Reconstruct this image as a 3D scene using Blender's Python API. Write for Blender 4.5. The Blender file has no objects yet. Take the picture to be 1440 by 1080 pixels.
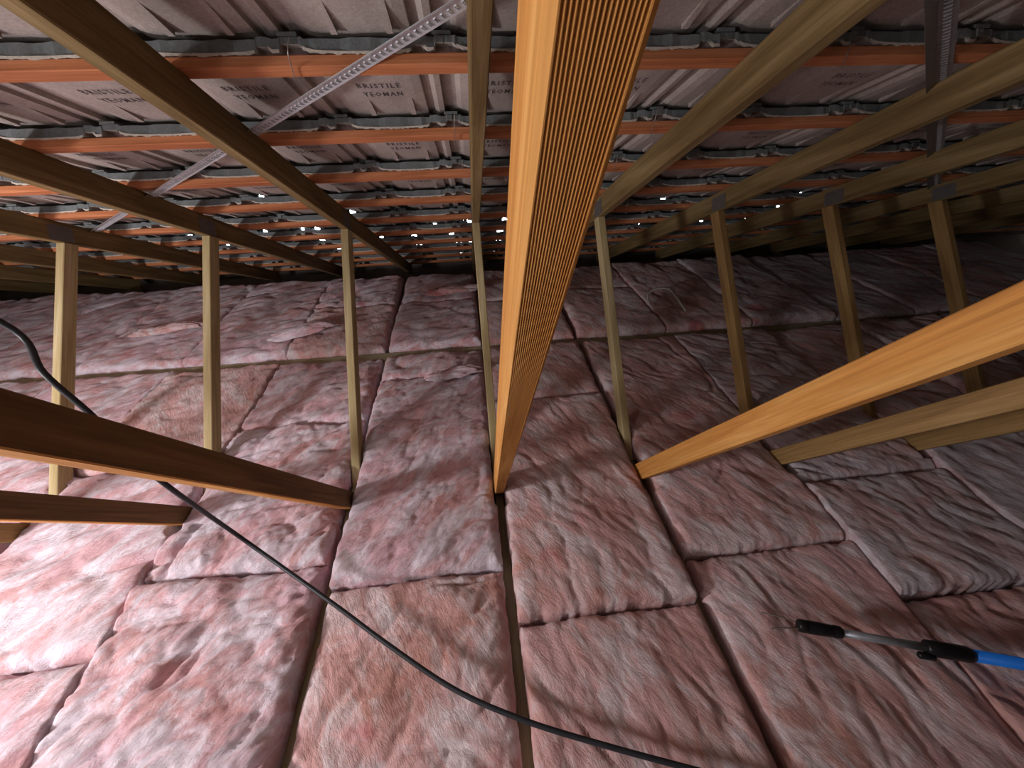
import bpy, bmesh, math, random
import numpy as np
from mathutils import Matrix, Vector

# ------------------------------------------------------------------ camera
sc = bpy.context.scene
COL = sc.collection
CAM_H = 1.375
YAW, PITCH, ROLL, FPX = 0.0974, -0.6223, -0.0227, 584.3
cy, sy, cp, sp = math.cos(YAW), math.sin(YAW), math.cos(PITCH), math.sin(PITCH)
fwd = Vector((sy * cp, cy * cp, sp)); right = Vector((cy, -sy, 0)); up = right.cross(fwd)
cr, sr = math.cos(ROLL), math.sin(ROLL)
cam_r = cr * right + sr * up; cam_u = -sr * right + cr * up
cd = bpy.data.cameras.new('camera'); cam = bpy.data.objects.new('camera', cd); COL.objects.link(cam)
M = Matrix.Identity(4)
for k in range(3):
    M[k][0], M[k][1], M[k][2] = cam_r[k], cam_u[k], -fwd[k]
M[2][3] = CAM_H
cam.matrix_world = M
cd.sensor_width = 36; cd.lens = FPX / 1440 * 36; cd.clip_start = 0.01
sc.camera = cam
# ------------------------------------------------------------------ sky, lamps, exposure
w = bpy.data.worlds.new('sky'); sc.world = w; w.use_nodes = True
w.node_tree.nodes['Background'].inputs[0].default_value = (0.80, 0.93, 1.0, 1)
w.node_tree.nodes['Background'].inputs[1].default_value = 16
def lamp(name, loc, power, radius, col):
    l = bpy.data.lights.new(name, 'POINT'); l.energy = power; l.shadow_soft_size = radius; l.color = col
    o = bpy.data.objects.new(name, l); COL.objects.link(o); o.location = loc
    return o
lamp('work_lamp', (-2.12, 0.12, 0.84), 112, 0.13, (1.0, 0.955, 0.965))
lamp('fill_lamp', (-1.45, -0.85, 1.16), 21, 0.12, (0.93, 0.95, 1.0))  # unseen lamp added as weak cool fill from behind-left
sc.view_settings.view_transform = 'Standard'; sc.view_settings.look = 'None'
sc.view_settings.exposure = 0.0; sc.view_settings.gamma = 1.0
sc.view_settings.use_curve_mapping = False
sc.cycles.diffuse_bounces = 3

# ------------------------------------------------------------------ measured frame
SP = 0.6; X0 = 0.0464                    # truss spacing, central truss
TH = 0.034                               # timber thickness
RF = 0.457; ZR = 1.8544                  # roof pitch, underside of top chord at y = 0
CR, SR = math.cos(RF), math.sin(RF)
DC, DW = 0.086, 0.067                    # chord and web depth
A1, E1 = 1.2512, 0.8388                  # web leaning away
A2, E2 = 1.1326, 0.9623                  # web leaning to the camera
B0, GA = 1.2113, 0.3423                  # first batten, gauge
BW, BT = 0.038, 0.022                    # batten width, thickness
YA = -0.27                               # ridge
def roof(l, x, n):                       # l along slope, n above chord underside
    return Vector((x, l * CR + n * SR, ZR - l * SR + n * CR))
def pix(px, py):
    return (cam_r * ((px - 720) / FPX) + cam_u * ((540 - py) / FPX) + fwd)
def onz(px, py, z):
    r = pix(px, py); return Vector((0, 0, CAM_H)) + r * ((z - CAM_H) / r.z)
def onx(px, py, x):
    r = pix(px, py); return Vector((0, 0, CAM_H)) + r * (x / r.x)
def onroof(px, py, n):
    nn = Vector((0, SR, CR)); o = Vector((0, 0, ZR)) + nn * n - Vector((0, 0, CAM_H)); r = pix(px, py)
    return Vector((0, 0, CAM_H)) + r * (o.dot(nn) / r.dot(nn))

# ------------------------------------------------------------------ materials
def newmat(name, rough=0.8):
    m = bpy.data.materials.new(name); m.use_nodes = True
    nt = m.node_tree; b = nt.nodes['Principled BSDF']; b.inputs['Roughness'].default_value = rough
    b.inputs['Specular IOR Level'].default_value = 0.25
    return m, nt, b
def node(nt, typ, **kw):
    n = nt.nodes.new(typ)
    for k, v in kw.items():
        if k in n.inputs: n.inputs[k].default_value = v
        else: setattr(n, k, v)
    return n
def coords(nt, scale, kind='Object'):
    tc = node(nt, 'ShaderNodeTexCoord'); mp = node(nt, 'ShaderNodeMapping'); mp.inputs['Scale'].default_value = scale
    nt.links.new(tc.outputs[kind], mp.inputs[0]); return mp.outputs[0]
def noise(nt, vec, scale, detail=4, rough=0.55, dist=0.0):
    n = node(nt, 'ShaderNodeTexNoise'); n.inputs['Scale'].default_value = scale; n.inputs['Detail'].default_value = detail
    n.inputs['Roughness'].default_value = rough; n.inputs['Distortion'].default_value = dist
    nt.links.new(vec, n.inputs['Vector']); return n.outputs[0]
def ramp(nt, fac, stops):
    r = node(nt, 'ShaderNodeValToRGB'); e = r.color_ramp.elements
    while len(e) < len(stops): e.new(0.5)
    for q, (p, c) in zip(e, stops):
        q.position = p; q.color = tuple(c) + (1,) if len(c) == 3 else c
    nt.links.new(fac, r.inputs[0]); return r.outputs[0]
def mix(nt, fac, a, b, mode='MIX'):
    m = node(nt, 'ShaderNodeMix', data_type='RGBA', blend_type=mode)
    for sock, v in ((m.inputs[0], fac), (m.inputs[6], a), (m.inputs[7], b)):
        if hasattr(v, 'is_linked'): nt.links.new(v, sock)
        else: sock.default_value = v if not isinstance(v, tuple) else tuple(v) + (1,)
    return m.outputs[2]
def bump(nt, b, h, strength, dist):
    n = node(nt, 'ShaderNodeBump'); n.inputs['Strength'].default_value = strength; n.inputs['Distance'].default_value = dist
    nt.links.new(h, n.inputs['Height']); nt.links.new(n.outputs[0], b.inputs['Normal'])
def wood(name, dark, mid, light, rough=0.75, rings=9.0):
    m, nt, b = newmat(name, rough)
    v = coords(nt, (0.9, 14, 14))
    g = noise(nt, v, 2.2, 5, 0.6, 0.6)
    v2 = coords(nt, (2.5, 120, 120)); f = noise(nt, v2, 1.6, 3, 0.6)
    c = ramp(nt, g, [(0.28, dark), (0.5, mid), (0.72, light)])
    fc = ramp(nt, f, [(0.3, (0.80, 0.78, 0.74)), (0.65, (1.05, 1.05, 1.05))])
    c = mix(nt, 1.0, c, fc, 'MULTIPLY')
    v3 = coords(nt, (3.0, 9, 9)); k = node(nt, 'ShaderNodeTexVoronoi'); k.inputs['Scale'].default_value = 0.55
    nt.links.new(v3, k.inputs['Vector'])
    kr = ramp(nt, k.outputs['Distance'], [(0.03, (0.35, 0.28, 0.22)), (0.075, (1, 1, 1))])
    c = mix(nt, 0.85, c, kr, 'MULTIPLY')
    nt.links.new(c, b.inputs['Base Color']); bump(nt, b, f, 0.25, 0.002)
    return m
MT = {}
MT['treated'] = wood('treated_pine', (0.125, 0.082, 0.032), (0.22, 0.152, 0.063), (0.33, 0.24, 0.115))
MT['pale'] = wood('pale_pine', (0.36, 0.27, 0.12), (0.50, 0.41, 0.22), (0.58, 0.50, 0.30))
MT['orange'] = wood('orange_pine', (0.46, 0.19, 0.045), (0.64, 0.30, 0.075), (0.74, 0.41, 0.13))
MT['brown'] = wood('brown_pine', (0.20, 0.12, 0.05), (0.36, 0.22, 0.085), (0.46, 0.30, 0.13))
MT['batten'] = wood('red_hardwood', (0.36, 0.12, 0.05), (0.54, 0.20, 0.085), (0.66, 0.29, 0.15))
MT['shadebrown'] = wood('shaded_brown_pine', (0.13, 0.075, 0.035), (0.22, 0.125, 0.055), (0.30, 0.18, 0.08))  # shade on the near left webs, put into the wood tone
MT['plate'] = None
MT['runner'] = wood('green_runner', (0.30, 0.27, 0.16), (0.42, 0.39, 0.25), (0.50, 0.47, 0.32))
def metal(name, c, rough=0.4, metallic=0.9):
    m, nt, b = newmat(name, rough); b.inputs['Metallic'].default_value = metallic
    v = coords(nt, (1, 1, 1)); n = noise(nt, v, 70, 3)
    nt.links.new(ramp(nt, n, [(0.3, tuple(0.75 * x for x in c)), (0.7, c)]), b.inputs['Base Color'])
    return m
MT['galv'] = metal('galvanised_steel', (0.74, 0.77, 0.82), 0.45, 0.25)
MT['plate'] = metal('dull_plate', (0.22, 0.21, 0.20), 0.6, 0.5)
MT['galv_shade'] = metal('shaded_galvanised_steel', (0.26, 0.25, 0.25), 0.6, 0.3)  # galvanised steel with shade put into its colour
MT['wire'] = metal('tie_wire', (0.45, 0.40, 0.36), 0.5, 0.7)
def plain(name, c, rough=0.6, var=0.15, scale=40):
    m, nt, b = newmat(name, rough)
    v = coords(nt, (1, 1, 1)); n = noise(nt, v, scale, 4)
    nt.links.new(ramp(nt, n, [(0.3, tuple((1 - var) * x for x in c)), (0.7, tuple(min(1, (1 + var) * x) for x in c))]), b.inputs['Base Color'])
    return m
MT['cable'] = plain('black_sheath', (0.030, 0.034, 0.040), 0.42)
MT['white'] = plain('white_sheath', (0.72, 0.70, 0.66), 0.5)
MT['blackpl'] = plain('black_plastic', (0.012, 0.012, 0.014), 0.3)
MT['blue'] = plain('blue_paint', (0.02, 0.20, 0.78), 0.3, 0.06)
MT['alu'] = metal('grey_aluminium', (0.45, 0.50, 0.56), 0.38, 0.6)
MT['board'] = plain('plasterboard', (0.42, 0.38, 0.34), 0.9, 0.1, 6)
MT['darkboard'] = plain('dark_board', (0.10, 0.085, 0.075), 0.95, 0.2, 5)
def concrete(name, c, var, ink=False):
    m, nt, b = newmat(name, 0.92)
    v = coords(nt, (1, 1, 1)); n1 = noise(nt, v, 7, 5, 0.6); n2 = noise(nt, v, 160, 3, 0.6)
    c1 = ramp(nt, n1, [(0.3, tuple((1 - var) * x for x in c)), (0.72, tuple(min(1, (1 + var) * x) for x in c))])
    c2 = ramp(nt, n2, [(0.3, (0.80, 0.79, 0.78)), (0.7, (1.06, 1.06, 1.06))])
    nt.links.new(mix(nt, 1.0, c1, c2, 'MULTIPLY'), b.inputs['Base Color']); bump(nt, b, n2, 0.35, 0.002)
    return m
MT['tile'] = concrete('tile_underside', (0.44, 0.385, 0.355), 0.18)
MT['tilehead'] = concrete('tile_head', (0.17, 0.19, 0.195), 0.35)
MT['slurry'] = concrete('cement_fringe', (0.58, 0.53, 0.46), 0.15)
MT['stamp'] = plain('stamp_ink', (0.10, 0.085, 0.085), 0.9, 0.5, 90)
def wool(name, lo, md, hi, pale_c, angle, pale_at, relief):
    m, nt, b = newmat(name, 1.0); b.inputs['Specular IOR Level'].default_value = 0.05
    b.inputs['Sheen Weight'].default_value = 0.2; b.inputs['Sheen Roughness'].default_value = 0.6
    v = coords(nt, (1, 1, 1), 'Object')
    oi = node(nt, 'ShaderNodeObjectInfo')
    off = node(nt, 'ShaderNodeVectorMath', operation='SCALE'); off.inputs[0].default_value = (37.0, 61.0, 13.0)
    nt.links.new(oi.outputs['Random'], off.inputs['Scale'])
    ad = node(nt, 'ShaderNodeVectorMath', operation='ADD'); nt.links.new(v, ad.inputs[0]); nt.links.new(off.outputs[0], ad.inputs[1]); v = ad.outputs[0]
    def streak(sx):
        mp = node(nt, 'ShaderNodeMapping', vector_type='TEXTURE'); mp.inputs['Scale'].default_value = (sx, 1.0, 1.0); mp.inputs['Rotation'].default_value = (0, 0, angle)
        nt.links.new(v, mp.inputs[0]); return mp.outputs[0]
    big = noise(nt, v, 3.4, 4, 0.55, 0.5)
    base = ramp(nt, big, [(0.32, lo), (0.50, md), (0.68, hi)])
    pale = noise(nt, streak(1.9), 9, 7, 0.68, 0.7)
    c = mix(nt, ramp(nt, pale, [(pale_at, (0, 0, 0)), (pale_at + 0.15, (0.95, 0.95, 0.95))]), base, pale_c)
    fl = noise(nt, streak(3.2), 34, 6, 0.68, 0.6)
    c = mix(nt, 1.0, c, ramp(nt, fl, [(0.30, (0.74, 0.62, 0.60)), (0.48, (0.97, 0.95, 0.95)), (0.72, (1.10, 1.10, 1.11))]), 'MULTIPLY')
    rd = noise(nt, v, 4.5, 2, 0.4, 0.3)
    c = mix(nt, ramp(nt, rd, [(0.70, (0, 0, 0)), (0.79, (0.75, 0.75, 0.75))]), c, (0.68, 0.18, 0.20))
    nt.links.new(c, b.inputs['Base Color'])
    f1 = noise(nt, streak(2.6), 30, 9, 0.70, 0.3)
    bump(nt, b, f1, relief, 0.018)
    return m
MT['wool_lilac'] = wool('pink_glass_wool_lilac', (0.70, 0.37, 0.36), (0.79, 0.48, 0.52), (0.84, 0.58, 0.68), (0.90, 0.83, 0.93), 0.75, 0.43, 0.95)
MT['wool_salmon'] = wool('pink_glass_wool_salmon', (0.68, 0.37, 0.32), (0.77, 0.46, 0.445), (0.81, 0.53, 0.54), (0.88, 0.78, 0.81), -1.05, 0.45, 0.8)
MT['wool_grey'] = wool('pink_glass_wool_grey', (0.64, 0.42, 0.40), (0.71, 0.52, 0.53), (0.76, 0.58, 0.63), (0.83, 0.79, 0.86), -0.95, 0.43, 0.8)  # greyer pink, used for most batts in the outer right bays

# ------------------------------------------------------------------ helpers
def obj(name, me, mat=None, parent=None, loc=None):
    o = bpy.data.objects.new(name, me); COL.objects.link(o)
    if mat is not None and isinstance(me, bpy.types.Mesh) and not me.materials: me.materials.append(mat)
    if parent is not None: o.parent = parent
    if loc is not None: o.location = loc
    return o
def empty(name, loc=(0, 0, 0)):
    o = bpy.data.objects.new(name, None); COL.objects.link(o); o.location = loc; o.empty_display_size = 0.1; return o
def tag(o, label=None, cat=None, group=None, kind=None):
    if label: o['label'] = label
    if cat: o['category'] = cat
    if group: o['group'] = group
    if kind: o['kind'] = kind
    return o
def mesh(name, vs, fs, smooth=False):
    me = bpy.data.meshes.new(name); me.from_pydata([tuple(v) for v in vs], [], fs)
    if smooth: me.shade_smooth()
    me.update(); return me
def box_mesh(name, x0, x1, y0, y1, z0, z1, bev=0.0):
    bm = bmesh.new()
    vs = [bm.verts.new(p) for p in ((x0, y0, z0), (x1, y0, z0), (x1, y1, z0), (x0, y1, z0), (x0, y0, z1), (x1, y0, z1), (x1, y1, z1), (x0, y1, z1))]
    for f in ((0, 3, 2, 1), (4, 5, 6, 7), (0, 1, 5, 4), (1, 2, 6, 5), (2, 3, 7, 6), (3, 0, 4, 7)): bm.faces.new([vs[i] for i in f])
    if bev: bmesh.ops.bevel(bm, geom=bm.edges[:], offset=bev, segments=1, affect='EDGES')
    me = bpy.data.meshes.new(name); bm.to_mesh(me); bm.free(); return me
def rect_section(th, D, c=0.0025):
    h = th / 2
    return [(-h, c), (-h + c, 0), (h - c, 0), (h, c), (h, D - c), (h - c, D), (-h + c, D), (-h, D - c)]
def ribbed_section(th, D, n=16):
    h = th / 2; c = 0.003; pts = [(-h, c), (-h + c, 0.0)]
    a, b2 = -h + c + 0.0005, h - c - 0.0005; p = (b2 - a) / n
    for i in range(n):
        x = a + i * p
        pts += [(x + 0.10 * p, 0.0), (x + 0.30 * p, 0.0023), (x + 0.62 * p, 0.0023), (x + 0.90 * p, 0.0)]
    pts += [(h - c, 0.0), (h, c), (h, D - c), (h - c, D), (-h + c, D), (-h, D - c)]
    return pts
def member_mesh(name, sec, l0, l1):
    # local x = along, y = thickness, z = depth; l0/l1 functions of depth
    vs = []; n = len(sec)
    for x, d in sec: vs.append((l0(d), x, d))
    for x, d in sec: vs.append((l1(d), x, d))
    fs = [(i, (i + 1) % n, n + (i + 1) % n, n + i) for i in range(n)]
    fs += [tuple(range(n))[::-1], tuple(range(n, 2 * n))]
    me = mesh(name, vs, fs)
    bm = bmesh.new(); bm.from_mesh(me); bmesh.ops.recalc_face_normals(bm, faces=bm.faces[:]); bm.to_mesh(me); bm.free()
    return me
def member_matrix(o, u, n):              # o=(y,z) origin, u direction (y,z), n depth direction (y,z)
    m = Matrix.Identity(4)
    ux = Vector((0, u[0], u[1])); nz = Vector((0, n[0], n[1])); yy = nz.cross(ux)
    for k in range(3): m[k][0], m[k][1], m[k][2] = ux[k], yy[k], nz[k]
    m[1][3], m[2][3] = o
    return m
def tube(name, pts, r, mat, seg=10, parent=None, sub=6, radii=None):
    P = [Vector(p) for p in pts]
    if sub > 1 and len(P) > 2:
        Q = []
        for i in range(len(P) - 1):
            a, b, c, d = P[max(i - 1, 0)], P[i], P[i + 1], P[min(i + 2, len(P) - 1)]
            for k in range(sub):
                t = k / sub
                Q.append(0.5 * ((2 * b) + (c - a) * t + (2 * a - 5 * b + 4 * c - d) * t * t + (3 * b - a - 3 * c + d) * t ** 3))
        P = Q + [P[-1]]
    vs, fs = [], []; pn = None
    for i, p in enumerate(P):
        t = (P[min(i + 1, len(P) - 1)] - P[max(i - 1, 0)]).normalized()
        if pn is None:
            pn = t.cross(Vector((0, 0, 1)))
            if pn.length < 1e-3: pn = t.cross(Vector((1, 0, 0)))
        pn = (pn - t * pn.dot(t)).normalized(); bn = t.cross(pn)
        for k in range(seg):
            a = 2 * math.pi * k / seg; vs.append(p + (pn * math.cos(a) + bn * math.sin(a)) * r)
    n = len(P)
    for i in range(n - 1):
        for k in range(seg):
            fs.append((i * seg + k, i * seg + (k + 1) % seg, (i + 1) * seg + (k + 1) % seg, (i + 1) * seg + k))
    fs += [tuple(range(seg))[::-1], tuple(range((n - 1) * seg, n * seg))]
    me = mesh(name, vs, fs, True)
    return obj(name, me, mat, parent)

# ------------------------------------------------------------------ the setting
XL, XR = -6.6, 6.6; YE = 4.2; YB = 2 * YA - YE
for nm, a in (('floor', (XL, XR, YB, YE, -0.112, -0.092)), ('wall_left', (XL - .03, XL, YB, YE, -.1, 2.4)), ('wall_right', (XR, XR + .03, YB, YE, -.1, 2.4)),
              ('wall_front', (XL, XR, YE - .06, YE - .03, -.1, 0.02))):
    tag(obj(nm, box_mesh(nm, *a), MT['board'] if nm == 'floor' else MT['darkboard']), kind='structure')
# far slope behind the ridge (behind the camera)
lr = (YA) / CR - 0.05
top = roof(YA / CR, 0, DC + 0.10)
bk = mesh('wall_back', [(XL, top.y, top.z + .02), (XR, top.y, top.z + .02), (XR, YB, top.z + .02 - (top.y - YB) * math.tan(RF)), (XL, YB, top.z + .02 - (top.y - YB) * math.tan(RF)),
                        (XL, top.y, top.z + .05), (XR, top.y, top.z + .05), (XR, YB, top.z + .05 - (top.y - YB) * math.tan(RF)), (XL, YB, top.z + .05 - (top.y - YB) * math.tan(RF))],
          [(0, 1, 2, 3), (7, 6, 5, 4), (0, 4, 5, 1), (3, 2, 6, 7), (0, 3, 7, 4), (1, 5, 6, 2)])
tag(obj('wall_back', bk, MT['tile']), kind='structure')

# ------------------------------------------------------------------ trusses
apex_l = YA / CR
chord_sec = rect_section(TH, DC); web_sec = rect_section(TH, DW)
tanR = math.tan(RF)
# top chord, front slope: local x down slope
chord_me = member_mesh('top_chord', chord_sec, lambda d: apex_l - d * tanR, lambda d: 4.32 - d * 0.1)
M_TC = member_matrix((0, ZR), (CR, -SR), (SR, CR))
M_TCB = Matrix.Translation((0, 2 * YA, 0)) @ Matrix.Scale(-1, 4, (0, 1, 0)) @ M_TC
bot_me = member_mesh('bottom_chord', chord_sec, lambda d: 2 * YA - 3.86, lambda d: 3.86)
M_BC = member_matrix((0, -DC - .002), (1, 0), (0, 1))
def chord_hit(o, u):                     # distance along u from o until underside of chord
    return (ZR - tanR * o[0] - o[1]) / (u[1] + tanR * u[0])
u1 = (math.cos(E1), math.sin(E1)); n1 = (math.sin(E1), -math.cos(E1))
def end1(d):
    o = (A1 + n1[0] * d, n1[1] * d); return chord_hit(o, u1) - 0.0008
def beg1(d): return (0.0008 - n1[1] * d) / u1[1]
w1_me = member_mesh('web', web_sec, beg1, end1)
M_W1 = member_matrix((A1, 0), u1, n1)
u2 = (-math.cos(E2), math.sin(E2)); n2 = (math.sin(E2), math.cos(E2))
def end2(d):
    o = (A2 + n2[0] * d, n2[1] * d)
    return min(chord_hit(o, u2), (o[0] - (YA + .02)) / -u2[0]) - 0.0008
def beg2(d): return (0.0008 - n2[1] * d) / u2[1]
w2_me = member_mesh('web', web_sec, beg2, end2)
w2r_me = member_mesh('web', ribbed_section(TH + .001, DW), beg2, end2)
w2shade_me = member_mesh('web', web_sec, beg2, end2)      # shade painted brown on the side faces, lit underside painted orange
w2shade_me.materials.append(MT['shadebrown']); w2shade_me.materials.append(MT['orange'])
for q in (0, 1, 2): w2shade_me.polygons[q].material_index = 1
M_W2 = member_matrix((A2, 0), u2, n2)
MIR = Matrix.Translation((0, 2 * YA, 0)) @ Matrix.Scale(-1, 4, (0, 1, 0))
plate_me = None
def plate_mesh():
    # punched nail plate with rows of raised teeth slots
    bm = bmesh.new()
    def bx(x0, x1, y0, y1, z0, z1):
        v = [bm.verts.new(p) for p in ((x0, y0, z0), (x1, y0, z0), (x1, y1, z0), (x0, y1, z0), (x0, y0, z1), (x1, y0, z1), (x1, y1, z1), (x0, y1, z1))]
        for f in ((0, 3, 2, 1), (4, 5, 6, 7), (0, 1, 5, 4), (1, 2, 6, 5), (2, 3, 7, 6), (3, 0, 4, 7)): bm.faces.new([v[i] for i in f])
    bx(-.055, .055, -.0006, .0006, -.032, .032)
    for i in range(9):
        for j in range(5):
            x = -.048 + i * .012; z = -.024 + j * .012
            bx(x - .0015, x + .0015, -.0012, .0012, z - .004, z + .004)
    me = bpy.data.meshes.new('nail_plate'); bm.to_mesh(me); bm.free(); me.materials.append(MT['plate']); return me
plate_me = plate_mesh()
j1 = (A1 + u1[0] * end1(.03), u1[1] * end1(.03))
TL = {-6: 'sixth truss left of the central one, dim in the dark left end', -5: 'fifth truss left of the central one, dim timber near left edge',
      -4: 'fourth truss left of the central one, dark brown top chord', -3: 'third truss left of the central one, pale post at far left',
      -2: 'second truss left of the central one, pale post crossing the dark beam', -1: 'first truss left of the central one, long dark web with orange underside',
      0: 'central roof truss with ribbed orange web leaning toward the camera', 1: 'first truss right of the central one, bright orange smooth web',
      2: 'second truss right of the central one, yellow brown web below the orange one', 3: 'third truss right of the central one, dim brown post',
      4: 'fourth truss right of the central one, post in the dark', 5: 'fifth truss right of the central one, nearly lost in the dark', 6: 'sixth truss right of the central one, hidden in the black corner', 7: 'farthest right truss in the black corner', -7: 'outermost left truss, seventh left of the central one'}
W2M = {0: 'orange', 1: 'orange', -1: 'shadebrown', 2: 'brown', -2: 'shadebrown'}
for i in range(-7, 8):
    xi = X0 + SP * i
    t = tag(empty('roof_truss', (xi, 0, 0)), TL[i], 'truss', 'roof trusses')
    def part(name, me, mt, mat, label=None):
        o = bpy.data.objects.new(name, me); COL.objects.link(o); o.parent = t
        o.matrix_local = mt
        if not me.materials: me.materials.append(mat)
        o.material_slots[0].link = 'OBJECT'; o.material_slots[0].material = mat
        if label: o['label'] = label
        return o
    part('top_chord', chord_me, M_TC, MT['treated'])
    part('top_chord', chord_me, MIR @ M_TC, MT['treated'])
    part('bottom_chord', bot_me, M_BC, MT['runner'])
    part('web', w1_me, M_W1, MT['pale'] if i < 2 else MT['brown'])
    part('web', w2r_me if i == 0 else (w2shade_me if i in (-1, -2) else w2_me), M_W2, MT[W2M.get(i, 'brown')], 'orange web with fine lengthwise ribs' if i == 0 else None)
    part('web', w1_me, MIR @ M_W1, MT['pale'])
    part('web', w2_me, MIR @ M_W2, MT['brown'])
    for s in (-1, 1):
        for (py, pz, rot) in ((j1[0] + .005, j1[1] + .03, -RF), (A2 + .055, -0.012, 0.0)):
            m = Matrix.Translation((s * (TH / 2 + .0012), py, pz)) @ Matrix.Rotation(rot, 4, 'X') @ Matrix.Rotation(math.pi / 2, 4, 'Z')
            part('nail_plate', plate_me, m, MT['plate'])

# ------------------------------------------------------------------ battens
ordn = ['first', 'second', 'third', 'fourth', 'fifth', 'sixth', 'seventh', 'eighth', 'ninth', 'tenth']
bat_me = box_mesh('roof_batten', XL + .05, XR - .05, -BW, 0, 0, BT, 0.002)
for i in range(-4, 10):
    o = obj('roof_batten', bat_me, MT['batten'])
    m = Matrix.Identity(4)
    for k, v in enumerate((Vector((1, 0, 0)), Vector((0, CR, -SR)), Vector((0, SR, CR)))):
        for r_ in range(3): m[r_][k] = v[r_]
    m.translation = roof(B0 + GA * i, 0, DC + .0005)
    o.matrix_world = m
    if i >= 0: lab = 'red-orange roof batten across the rafters, %s counted down from the picture top' % ordn[i]
    else: lab = 'red-orange roof batten above the picture, %s up toward the ridge' % ordn[-i - 1]
    tag(o, lab, 'batten', 'roof battens')

# ------------------------------------------------------------------ tiles
TC_W = 0.306; TX0 = -0.017; NB = DC + BT + 0.001 + 0.005
TILT = 0.040 / GA
rng = random.Random(5)
def under(v):
    pts = [(0, .012), (.018, .012), (.030, .003), (.05, -.002), (.10, -.005), (.16, -.0055), (.22, -.004), (.242, -.001), (.244, .008), (.262, .008), (.274, -.001), (.288, .000), (.290, .012), (.306, .012)]
    for (a, b), (c, d) in zip(pts, pts[1:]):
        if v <= c + 1e-9: return b + (d - b) * (v - a) / (c - a)
    return pts[-1][1]
VS = sorted(set([0, .009, .018, .024, .030, .04, .05, .065, .08, .10, .12, .14, .16, .18, .20, .22, .232, .242, .244, .253, .262, .274, .288, .290, .298, .306]))
def tile_mesh(name, seed, chinks):
    rn = random.Random(seed); vs, fs, mi = [], [], []
    US = [0, .030, .12, .24, .34, .405, .42]
    jit = [rn.uniform(-.0016, .0016) for _ in VS]
    nv = len(VS)
    def add(p): vs.append(p); return len(vs) - 1
    def n_u(u, v, k): return under(v) + TILT * u + (jit[k] if u == 0 else 0)
    U = [[add((v, u + (jit[k] * 1.2 if u == 0 else 0), n_u(u, v, k))) for k, v in enumerate(VS)] for u in US]
    def topn(u): return (.0215 if u < .03 else .0145) + TILT * u
    T = [[add((v, u + (jit[k] if u == 0 else 0), topn(u) + (rn.uniform(-.001, .001) if u == 0 else 0) + (.004 if under(v) > .005 else 0))) for k, v in enumerate(VS)] for u in US]
    for a in range(len(US) - 1):
        for k in range(nv - 1):
            fs.append((U[a][k], U[a + 1][k], U[a + 1][k + 1], U[a][k + 1])); mi.append(0)
            fs.append((T[a][k], T[a][k + 1], T[a + 1][k + 1], T[a + 1][k])); mi.append(1)
        fs.append((U[a][0], T[a][0], T[a + 1][0], U[a + 1][0])); mi.append(1)
        fs.append((U[a][-1], U[a + 1][-1], T[a + 1][-1], T[a][-1])); mi.append(1)
    # head end
    for k in range(nv - 1):
        fs.append((U[0][k], U[0][k + 1], T[0][k + 1], T[0][k])); mi.append(1)
    for k in range(nv - 1):
        fs.append((U[-1][k], T[-1][k], T[-1][k + 1], U[-1][k + 1])); mi.append(1)
    # nose lip closing the lap, with the odd chipped opening
    for k in range(nv - 1):
        vm = (VS[k] + VS[k + 1]) / 2
        if any(a < vm < b for a, b in chinks): continue
        q = []
        for u in (.406, .419):
            for v in (VS[k], VS[k + 1]):
                q.append(add((v, u, under(v) + TILT * u))); q.append(add((v, u, .0228)))
        for f in ((0, 1, 3, 2), (4, 6, 7, 5), (1, 5, 7, 3), (0, 4, 5, 1), (2, 3, 7, 6)):
            fs.append(tuple(q[i] for i in f)); mi.append(1)
    # side overlap flange
    b = [add((v, u, n + TILT * u)) for u in (.0, .42) for v in (.284, .322) for n in (.0265, .034)]
    for f in ((0, 1, 3, 2), (4, 6, 7, 5), (0, 4, 5, 1), (2, 3, 7, 6), (0, 2, 6, 4), (1, 5, 7, 3)): fs.append(tuple(b[i] for i in f)); mi.append(1)
    # two wedge ribs under the lap
    for vc in (.094, .203):
        hw = .0065; u0, u1_ = .225, .332
        e0 = under(vc) + TILT * u0; e1 = under(vc) + TILT * u1_
        b = [add(p) for p in ((vc - hw, u0, e0 + .001), (vc + hw, u0, e0 + .001), (vc - hw, u1_, e1 - .010), (vc + hw, u1_, e1 - .010), (vc - hw, u1_, e1 + .002), (vc + hw, u1_, e1 + .002))]
        for f in ((0, 2, 3, 1), (0, 4, 2), (1, 3, 5), (2, 4, 5, 3)): fs.append(tuple(b[i] for i in f)); mi.append(0)
    # cement fringe along the lower head edge
    pr = None
    n_f = 46
    for k in range(n_f + 1):
        v = .306 * k / n_f
        if under(v) > .006: pr = None; continue
        zt = under(v) + .0025; dz = rn.uniform(.002, .0065)
        a = add((v, -.0022, zt)); c = add((v, -.0014, zt - dz - .001)); d = add((v, .004, zt - dz + .001))
        if pr:
            fs.append((pr[0], a, c, pr[1])); mi.append(2); fs.append((pr[1], c, d, pr[2])); mi.append(2)
        pr = (a, c, d)
    me = mesh(name, vs, fs)
    for mname in ('tile', 'tilehead', 'slurry'): me.materials.append(MT[mname])
    me.polygons.foreach_set('material_index', mi); me.update()
    return me
CH = [(), (), ((.232, .274),), ((.018, .05),), ((.190, .232),), ((.024, .05), (.243, .288)), ((.12, .15),)]
tile_me = [tile_mesh('tile', 10 + k, CH[k]) for k in range(7)]
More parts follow.
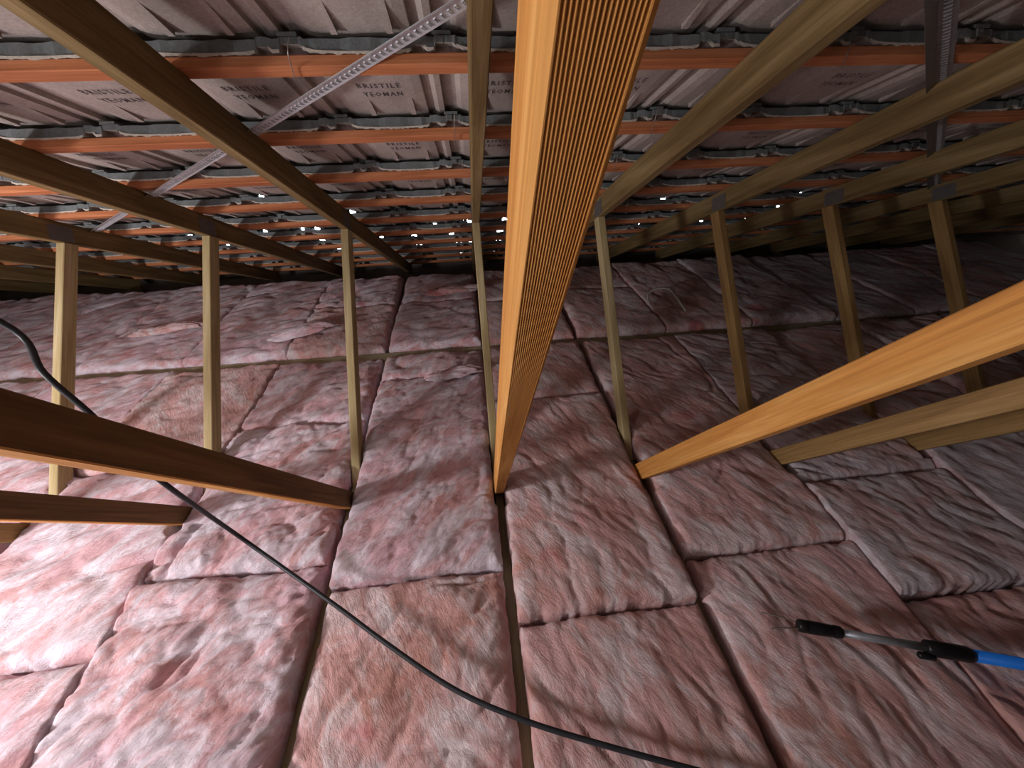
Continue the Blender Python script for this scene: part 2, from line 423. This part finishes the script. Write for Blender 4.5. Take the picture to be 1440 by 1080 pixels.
def stamp_mesh():
    vs, fs = [], []; off = 0
    for txt, u, v0, v1 in (('BRISTILE', .172, .090, .192), ('YEOMAN', .222, .094, .190)):
        cu = bpy.data.curves.new('stamp', 'FONT'); cu.body = txt; cu.size = 1; cu.resolution_u = 1; cu.space_character = 1.25; cu.extrude = 0.0; cu.offset = 0.012
        o = bpy.data.objects.new('stamp', cu); COL.objects.link(o)
        dg = bpy.context.evaluated_depsgraph_get(); me = bpy.data.meshes.new_from_object(o.evaluated_get(dg))
        xs = [v.co.x for v in me.vertices]; s = (v1 - v0) / (max(xs) - min(xs)); hs = 0.027 / 0.73
        for v in me.vertices:
            vv = v0 + (v.co.x - min(xs)) * s; uu = u - v.co.y * hs
            vs.append((vv, uu, under(vv) + TILT * uu - .0006))
        for f in me.polygons: fs.append(tuple(i + off for i in f.vertices))
        off = len(vs)
        COL.objects.unlink(o); bpy.data.objects.remove(o); bpy.data.curves.remove(cu); bpy.data.meshes.remove(me)
    me = mesh('stamped_lettering', vs, fs); me.materials.append(MT['stamp']); return me
stamp_me = stamp_mesh()
ceiling = tag(empty('ceiling', (0, 2, 1)), kind='structure')
def roof_matrix(l, x, n):
    m = Matrix.Identity(4)
    for k, v in enumerate((Vector((1, 0, 0)), Vector((0, CR, -SR)), Vector((0, SR, CR)))):
        for r_ in range(3): m[r_][k] = v[r_]
    m.translation = roof(l, x, n); return m
cinv = Matrix.Translation((0, -2, -1))
spots = []
for row in range(-5, 10):
    for c in range(-22, 22):
        x = TX0 + TC_W * c; l = B0 + GA * row - BW
        if x < XL or x > XR - .3: continue
        P = roof(l + .2, x + .15, NB); q = P - Vector((0, 0, CAM_H)); zc = q.dot(fwd)
        vis = False; size = 0
        if zc > .1:
            px = 720 + FPX * q.dot(cam_r) / zc; py = 540 - FPX * q.dot(cam_u) / zc
            vis = -140 < px < 1580 and -90 < py < 480; size = 1 / zc
        spots.append((vis, size, row, c, l, x))
spots.sort(key=lambda s: (-s[0], -s[1]))
rest_v, rest_f, rest_m = [], [], []
for k, (vis, size, row, c, l, x) in enumerate(spots):
    pr = .75 if (4 <= row <= 9) else (.4 if row == 3 else (.15 if row == 2 else 0))
    me = tile_me[rng.choice((2, 3, 4, 5, 5, 6))] if rng.random() < pr and -9 < c < 8 else tile_me[rng.choice((0, 1))]
    m = roof_matrix(l + rng.uniform(-.003, .003), x + rng.uniform(-.0012, .0012), NB)
    if vis and k < 300:
        o = bpy.data.objects.new('tile', me); COL.objects.link(o); o.parent = ceiling; o.matrix_local = cinv @ m
        if row <= 3 and size > .5:
            s = bpy.data.objects.new('stamped_lettering', stamp_me); COL.objects.link(s); s.parent = o
    else:
        off = len(rest_v)
        for v in me.vertices: rest_v.append(tuple(cinv @ m @ v.co))
        for p in me.polygons: rest_f.append(tuple(i + off for i in p.vertices)); rest_m.append(p.material_index)
rm = mesh('tile_field', rest_v, rest_f)
for mname in ('tile', 'tilehead', 'slurry'): rm.materials.append(MT[mname])
rm.polygons.foreach_set('material_index', rest_m)
ro = obj('tile_field', rm, None, ceiling); tag(ro, kind='stuff')

# ------------------------------------------------------------------ glass wool batts
def perlin(x, y, seed):
    r = np.random.RandomState(seed); n = 256
    g = r.rand(n, n) * 2 * np.pi; gx, gy = np.cos(g), np.sin(g)
    xi = np.floor(x).astype(int); yi = np.floor(y).astype(int); xf = x - xi; yf = y - yi
    u = xf ** 3 * (xf * (xf * 6 - 15) + 10); v = yf ** 3 * (yf * (yf * 6 - 15) + 10)
    def d(i, j):
        a = (xi + i) % n; b = (yi + j) % n; return gx[a, b] * (xf - i) + gy[a, b] * (yf - j)
    return (d(0, 0) * (1 - u) + d(1, 0) * u) * (1 - v) + (d(0, 1) * (1 - u) + d(1, 1) * u) * v
def fbm(x, y, seed, o=4, g=.5):
    s = 0; a = 1.0
    for k in range(o): s = s + a * perlin(x * 2 ** k, y * 2 ** k, seed + k); a *= g
    return s
def billow(x, y, seed):
    return np.sqrt(np.abs(perlin(x, y, seed)) + .004)
WEB_Y = (1.03, 1.36)
def batt(k, y0, y1, seed, zt=.075, amp=1.0, gl=.004, gr=.004, label='', skew=0.0, angle=.6, mat='wool_lilac'):
    """bay k lies between truss k and k+1; gl/gr = how far the wool stays off the chord centre line"""
    xa = X0 + SP * k; xb = xa + SP
    near = y0 < 1.6 and abs(k) < 3
    res = .0075 if near else .0125
    if y0 > 2.2: res = .016
    nx = max(8, int(SP / res)); ny = max(8, int((y1 - y0) / res))
    s, t = np.meshgrid(np.linspace(0, 1, nx), np.linspace(0, 1, ny), indexing='ij')
    yy = y0 + (y1 - y0) * t
    ql = np.where((yy > WEB_Y[0]) & (yy < WEB_Y[1]), max(gl, .021), gl) + .010 * np.abs(fbm(yy * 7, yy * 0 + seed, seed + 1, 4, .6))
    qr = np.where((yy > WEB_Y[0]) & (yy < WEB_Y[1]), max(gr, .021), gr) + .010 * np.abs(fbm(yy * 7, yy * 0 + seed + 9, seed + 2, 4, .6))
    x = xa + ql + (SP - ql - qr) * s
    y = yy + skew * (s - .5) + .018 * np.abs(fbm(s * 5, s * 0 + seed, seed + 3, 4, .6)) * np.sign(.5 - t) * np.clip(1 - 6 * np.minimum(t, 1 - t), 0, 1)
    ca, sa = math.cos(angle), math.sin(angle)
    wx = x + .05 * fbm(x * 4, y * 4, seed + 5, 2); wy = y + .05 * fbm(x * 4 + 7, y * 4, seed + 6, 2)
    rx = (wx * ca + wy * sa); ry = (-wx * sa + wy * ca)
    z = zt + .022 * fbm(x * 2.2, y * 2.2, seed + 7, 2) + amp * (.024 * (billow(rx * 3.0, ry * 6.0, seed + 8) - .45) + .019 * (billow(rx * 6, ry * 13, seed + 9) - .45) + .007 * (billow(rx * 17, ry * 32, seed + 12) - .45)
             + .0045 * fbm(rx * 16, ry * 34, seed + 10, 3, .6))
    # a few sharp folds
    fo = perlin(rx * 1.3 + 3, ry * 2.6, seed + 20); z = z - amp * .022 * np.exp(-(fo / .022) ** 2) * np.clip(.3 + fbm(x * 2, y * 2, seed + 21, 1) * 2, 0, 1)
    ex = np.minimum(x - x[:1], x[-1:] - x); ey = np.minimum(t, 1 - t) * (y1 - y0)
    exl = x - x[:1]; exr = x[-1:] - x
    el = np.minimum(exl + (.02 if gl < .005 else 0), exr + (.02 if gr < .005 else 0)); ee = np.minimum(el, ey * .8)
    z = z - .022 * np.exp(-(ee / .009)) - .007 * np.exp(-(ee / .05))
    lim = ZR - tanR * y - .004
    near_ch = np.minimum(np.abs(x - xa), np.abs(x - xb)) < .03
    z = np.where(near_ch, np.minimum(z, lim), np.minimum(z, lim + .09))
    z = np.maximum(z, .004)
    # skirts: two rings below the top sheet
    def pad(a): return np.pad(a, 2, mode='edge')
    X, Y, Z = pad(x), pad(y), pad(z)
    ring = np.zeros_like(X, int); ring[1:-1, 1:-1] = 1; ring[2:-2, 2:-2] = 2
    ins = .019
    X = np.where(ring == 1, X, X); Z = np.where(ring == 1, np.minimum(Z, .006), Z); Z = np.where(ring == 0, -.0885, Z)
    X = np.where(ring == 0, np.clip(X, xa + ins, xb - ins), X)
    n0, n1_ = X.shape
    vs = np.stack([X - (xa + SP / 2), Y - (y0 + y1) / 2, Z], -1).reshape(-1, 3)
    idx = np.arange(n0 * n1_).reshape(n0, n1_)
    f = np.stack([idx[:-1, :-1], idx[1:, :-1], idx[1:, 1:], idx[:-1, 1:]], -1).reshape(-1, 4)
    me = bpy.data.meshes.new('insulation_batt')
    me.vertices.add(len(vs)); me.vertices.foreach_set('co', vs.astype(np.float32).ravel())
    me.loops.add(f.size); me.loops.foreach_set('vertex_index', f.ravel().astype(np.int32))
    me.polygons.add(len(f)); me.polygons.foreach_set('loop_start', np.arange(0, f.size, 4, dtype=np.int32))
    me.update(calc_edges=True); me.validate(); me.shade_smooth()
    o = obj('insulation_batt', me, MT[mat], None, (xa + SP / 2, (y0 + y1) / 2, 0))
    return tag(o, label, 'insulation', 'pink insulation batts')
BAYS = {   # bay: (boundaries in y), gl, gr, amp
    0: ([-.45, .78, 1.94, 2.225, 2.95, 3.52], .013, .014, .85),
    1: ([-.45, .60, 1.67, 2.225, 2.90, 3.52], .014, .014, 0.5),
    2: ([-.45, .74, 2.225, 3.0, 3.52], .010, .002, 0.5),
    3: ([-.45, .53, .985, 2.225, 3.52], .004, .002, 0.6),
    4: ([-.45, .36, 1.22, 2.225, 3.52], .004, .002, 0.6),
    5: ([-.45, .9, 2.225, 3.52], .002, .002, 0.6),
    6: ([-.45, 1.1, 2.225, 3.52], .002, .002, 0.6), 7: ([-.45, 1.1, 2.225, 3.52], .002, .002, 0.6), 8: ([-.45, 1.1, 2.225, 3.52], .002, .002, 0.6),
    -6: ([-.45, 1.1, 2.225, 3.52], .002, .002, 0.8),
    -1: ([-.45, .865, 1.62, 2.225, 2.95, 3.52], .002, .013, 1.35),
    -2: ([-.45, .64, 1.42, 2.225, 3.52], .002, .002, 1.0),
    -3: ([-.45, .9, 2.225, 3.52], .002, .002, 1.1),
    -4: ([-.45, 1.1, 2.225, 3.52], .002, .002, 1.1),
    -5: ([-.45, 1.1, 2.225, 3.52], .002, .002, 1.0)}
BN = {0: 'first bay left of', 1: 'first bay right of', 2: 'second bay right of', 3: 'third bay right of', 4: 'fourth bay right of', 5: 'fifth bay right of', 6: 'sixth bay right of', 7: 'seventh bay right of', 8: 'eighth bay right of', -6: 'seventh bay left of',
      -1: 'second bay left of', -2: 'third bay left of', -3: 'fourth bay left of', -4: 'fifth bay left of', -5: 'sixth bay left of'}
SKEW = {}
def MATS(k, j):
    if k >= 3: return 'wool_grey' if (k + j) % 3 else 'wool_salmon'
    if k in (1, 2): return 'wool_salmon'
    return 'wool_salmon' if (k, j) in ((0, 0), (-1, 3), (-2, 2)) else 'wool_lilac'
for k, (ys, gl, gr, am) in BAYS.items():
    kk = k - 1                          # bay 0 is left of the central truss (truss -1 to 0)
    n = len(ys) - 1
    for j in range(n):
        a, b = ys[j], ys[j + 1]
        if abs(b - 2.225) < .01: b = 2.212
        if abs(a - 2.225) < .01: a = 2.292
        if j == 0: pos = 'nearest the camera'
        elif j == n - 1: pos = 'farthest back at the eaves'
        else: pos = ordn[j] + ' from the front'
        batt(kk, a + .003, b - .003, 100 + 17 * (k + 7) + 5 * j, zt=(.062 + (0, .034, .022, .030, .02)[j] + .010 * math.sin(7.3 * k + 3.1 * j)) if k >= 0 else .086 + .004 * math.sin(5 * k + 2 * j), mat=MATS(k, j), skew=SKEW.get((k, j), 0.0), amp=am, gl=gl, gr=gr,
             label='pink glass wool batt, %s, %s the central truss' % (pos, BN[k]), angle=(.75 if k <= 0 else -1.0) + .25 * ((k * 3 + j) % 3 - 1))

# ------------------------------------------------------------------ torn offcuts of wool lying on the batts
def offcut(px, py, z, lx, ly, h, rot, seed, mat, label):
    c = onz(px, py, z); n_a, n_b = 56, 28; vs, fs = [], []
    a, b = np.meshgrid(np.linspace(0, 2 * np.pi, n_a, endpoint=False), np.linspace(-np.pi / 2, np.pi / 2, n_b), indexing='ij')
    X, Y, Z = np.cos(a) * np.cos(b), np.sin(a) * np.cos(b), np.sin(b)
    k = 1 + .40 * fbm(X * 1.7 + Z + 5, Y * 1.7 - Z + 5, seed, 3, .6) + .22 * (billow(X * 3 + 9, Y * 5 + Z * 2 + 9, seed + 4) - .45)
    X, Y, Z = X * k * lx, Y * k * ly, Z * k * h
    Z = np.maximum(Z, -.3 * h) + .35 * h * np.sin(X / lx * 2.2)
    V = np.stack([X * math.cos(rot) - Y * math.sin(rot), X * math.sin(rot) + Y * math.cos(rot), Z], -1).reshape(-1, 3)
    id_ = np.arange(n_a * n_b).reshape(n_a, n_b)
    for i in range(n_a):
        for j in range(n_b - 1): fs.append((int(id_[i, j]), int(id_[(i + 1) % n_a, j]), int(id_[(i + 1) % n_a, j + 1]), int(id_[i, j + 1])))
    o = obj('insulation_offcut', mesh('insulation_offcut', V.tolist(), fs, True), MT[mat], None, c)
    tag(o, label, 'insulation', 'torn insulation offcuts')
offcut(425, 466, .12, .20, .055, .034, .25, 41, 'wool_lilac', 'torn lilac flap of wool left of the pale post beyond the runner')
offcut(640, 524, .115, .15, .045, .026, .12, 52, 'wool_lilac', 'small torn pale flap against the runner beside the central post')
offcut(235, 463, .13, .21, .045, .028, .10, 63, 'wool_salmon', 'salmon folded strip of wool in the dim left background')
offcut(640, 408, .12, .24, .05, .028, .05, 74, 'wool_salmon', 'salmon strip of wool behind the central post near the eaves')

# ------------------------------------------------------------------ runner across the bottom chords
rr = obj('ceiling_runner', box_mesh('ceiling_runner', XL + .3, XR - .3, 2.218, 2.286, .001, .040, .003), MT['runner'])
tag(rr, 'long greenish timber runner laid across the bottom chords between the batts', 'timber')

# ------------------------------------------------------------------ galvanised braces on top of the chords
def brace(label, P, Q, face='galv'):
    d = (Q - P); L = d.length; d.normalize(); n = Vector((0, SR, CR)); s = d.cross(n).normalized()
    b = tag(empty('metal_brace', P), label, 'brace', 'galvanised roof braces')
    def flange(fname, e, wd, holes, o0, mat='galv'):
        vs, fs = [], []; pitch = .016; cells = int(L / pitch); tz = (e.cross(d)).normalized() * .0011
        def q(a, c, r): return d * a + e * c + o0 + tz * r
        for c in range(cells):
            a0 = c * pitch; a1 = a0 + pitch
            if not holes:
                if c % 8: continue
                a1 = min(L, a0 + pitch * 8)
                rows = [((a0, a1), (0, wd))]
            else:
                h0, h1 = a0 + .005, a0 + .011
                rows = [((a0, a1), (0, wd * .30)), ((a0, a1), (wd * .70, wd)), ((a0, h0), (wd * .30, wd * .70)), ((h1, a1), (wd * .30, wd * .70))]
            for (x0, x1), (c0, c1) in rows:
                k = len(vs)
                for r in (0, 1): vs.extend([q(x0, c0, r), q(x1, c0, r), q(x1, c1, r), q(x0, c1, r)])
                fs += [(k, k + 1, k + 2, k + 3), (k + 7, k + 6, k + 5, k + 4), (k, k + 4, k + 5, k + 1), (k + 1, k + 5, k + 6, k + 2), (k + 2, k + 6, k + 7, k + 3), (k + 3, k + 7, k + 4, k)]
            if holes:       # punched lip of each hole
                k = len(vs); x0, x1 = a0 + .0045, a0 + .0115; c0, c1 = wd * .28, wd * .72
                ring = [(x0, c0), (x1, c0), (x1, c1), (x0, c1)]
                for (xx, cc) in ring: vs.append(q(xx, cc, -.2))
                for (xx, cc) in ring: vs.append(q(xx + (.0012 if xx == x0 else -.0012), cc + (.0012 if cc == c0 else -.0012), -2.2))
                for i in range(4): fs.append((k + i, k + (i + 1) % 4, k + 4 + (i + 1) % 4, k + 4 + i))
        obj(fname, mesh(fname, vs, fs), MT[mat], b)
    flange('perforated_flange', s, .030, True, Vector((0, 0, 0)), face)
    flange('plain_flange', (-s * .75 - n * .66).normalized(), .021, False, Vector((0, 0, 0)), 'galv_shade')  # darker metal colour stands in for shade on this flange
n_b = DC - .004
P = onroof(637, 0, n_b); Q = onroof(140, 317, n_b); d_ = (Q - P).normalized()
brace('shiny perforated galvanised brace running down left under the tiles', P - d_ * .9, Q + d_ * .25)
P = onroof(1318, 0, n_b); Q = onroof(1312, 210, n_b); d_ = (Q - P).normalized()
brace('dark galvanised brace under the tiles at upper right', P - d_ * .7, Q + d_ * 1.0, 'galv_shade')  # right brace lies in shade, painted in as darker metal

# ------------------------------------------------------------------ tie wires
for (pts, lab) in ((((406, 52), (405, 75), (411, 98), (416, 113)), 'bent tie wire hanging off the nearest batten left of the bright brace'),
                   (((639, 160), (639, 185), (640, 203)), 'fine tie wire beside the central top chord at the second batten'),
                   (((1199, 58), (1190, 80), (1184, 95)), 'tie wire hanging at the nearest batten on the right'),
                   (((925, 152), (920, 172), (915, 190)), 'tie wire at the second batten right of the ribbed web'),
                   (((870, 216), (866, 230), (862, 243)), 'short tie wire at the third batten right of the ribbed web')):
    w_ = [onroof(px, py, DC - .006 + (.03 if q == 0 else 0)) for q, (px, py) in enumerate(pts)]
    tag(tube('tie_wire', w_, .0011, MT['wire'], 6), lab, 'wire', 'tile tie wires')

# ------------------------------------------------------------------ black cable
cab = [Vector((-1.13, .55, 1.50)), Vector((-1.06, .72, 1.28)), onx(0, 452, -.97), onx(62, 525, -.92), onx(125, 580, -.88), onx(178, 632, -.83), onx(235, 683, -.77),
       onz(340, 757, .22), onz(470, 850, .14), onz(545, 906, .125), onz(640, 970, .12), onz(740, 1014, .118), onz(850, 1048, .115), onz(975, 1082, .112), onz(1120, 1120, .112), onz(1300, 1170, .112)]
tag(tube('electrical_cable', cab, .0065, MT['cable'], 12, sub=8), 'black cable sagging from the upper left across the pink batts', 'cable')

# ------------------------------------------------------------------ white wire loop
wl = empty('wire_loop', onz(935, 415, .1)); base = wl.location.copy()
for k, dz in enumerate((0, .012)):
    pts = [onz(915, 432, .10 + dz), onz(911, 415, .13 + dz), onz(922 + 3 * k, 406, .15 + dz), onz(940, 405 + 2 * k, .15 + dz), onz(950 + 2 * k, 418, .12 + dz), onz(964, 437, .10 + dz)]
    tube('strand', [p - base for p in pts], .0048, MT['white'], 8, wl)
tag(wl, 'small loop of white twin wire lying on the dim far batts', 'wire')

# ------------------------------------------------------------------ extension pole tool
T0_ = onz(1121, 879, .135); T1_ = onz(1440, 934, .125); ax = (T1_ - T0_).normalized(); LT = (T1_ - T0_).length
def at_px(px): return LT * (px - 1121) / 319.0
tool = empty('extension_pole', T0_)
def turned(name, prof, mat, parent=None, seg=20):
    # profile of (distance along, radius)
    e1 = ax.cross(Vector((0, 0, 1))).normalized(); e2 = ax.cross(e1); vs, fs = [], []
    for a, r in prof:
        for k in range(seg):
            t = 2 * math.pi * k / seg; vs.append(ax * a + (e1 * math.cos(t) + e2 * math.sin(t)) * r)
    for i in range(len(prof) - 1):
        for k in range(seg): fs.append((i * seg + k, i * seg + (k + 1) % seg, (i + 1) * seg + (k + 1) % seg, (i + 1) * seg + k))
    fs += [tuple(range(seg))[::-1], tuple(range((len(prof) - 1) * seg, len(prof) * seg))]
    me = mesh(name, vs, fs, True)
    return obj(name, me, mat, parent or tool)
a1_, a2_, a3_, a4_ = 0, at_px(1188), at_px(1308), at_px(1371)
turned('tip_grip', [(0, .010), (.004, .0165), (.02, .0175), (.022, .016), (.026, .0175), (a2_ - .03, .0165), (a2_ - .026, .0148), (a2_ - .022, .0165), (a2_ - .006, .0165), (a2_, .012)], MT['blackpl'])
turned('inner_tube', [(a2_ - .01, .0105), (a3_ + .02, .0105)], MT['alu'])
turned('locking_collar', [(a3_ - .004, .011), (a3_, .019), (a3_ + .03, .0205), (a4_ - .012, .020), (a4_, .016)], MT['blackpl'])
cl = turned('collar_clip', [(a3_ - .022, .005), (a3_ - .018, .009), (a3_ + .016, .009), (a3_ + .02, .005)], MT['blackpl']); cl.location = (-.012, -.018, -.006)
turned('outer_tube', [(a4_ - .01, .0150), (a4_ + 1.1, .0150)], MT['blue'])
for k, (px, py, r0) in enumerate(((1068, 861, .008), (1083, 884, -.008))):
    e = onz(px, py, .135) - T0_
    tube('prong', [Vector((0, 0, 0)) + ax * .004 + Vector((0, r0, 0)), e * .5 + Vector((0, r0 * .6, .004)), e], .0022, MT['wire'], 6, tool)
tag(tool, 'telescopic pole with blue tube and black collars lying on the batts', 'pole')
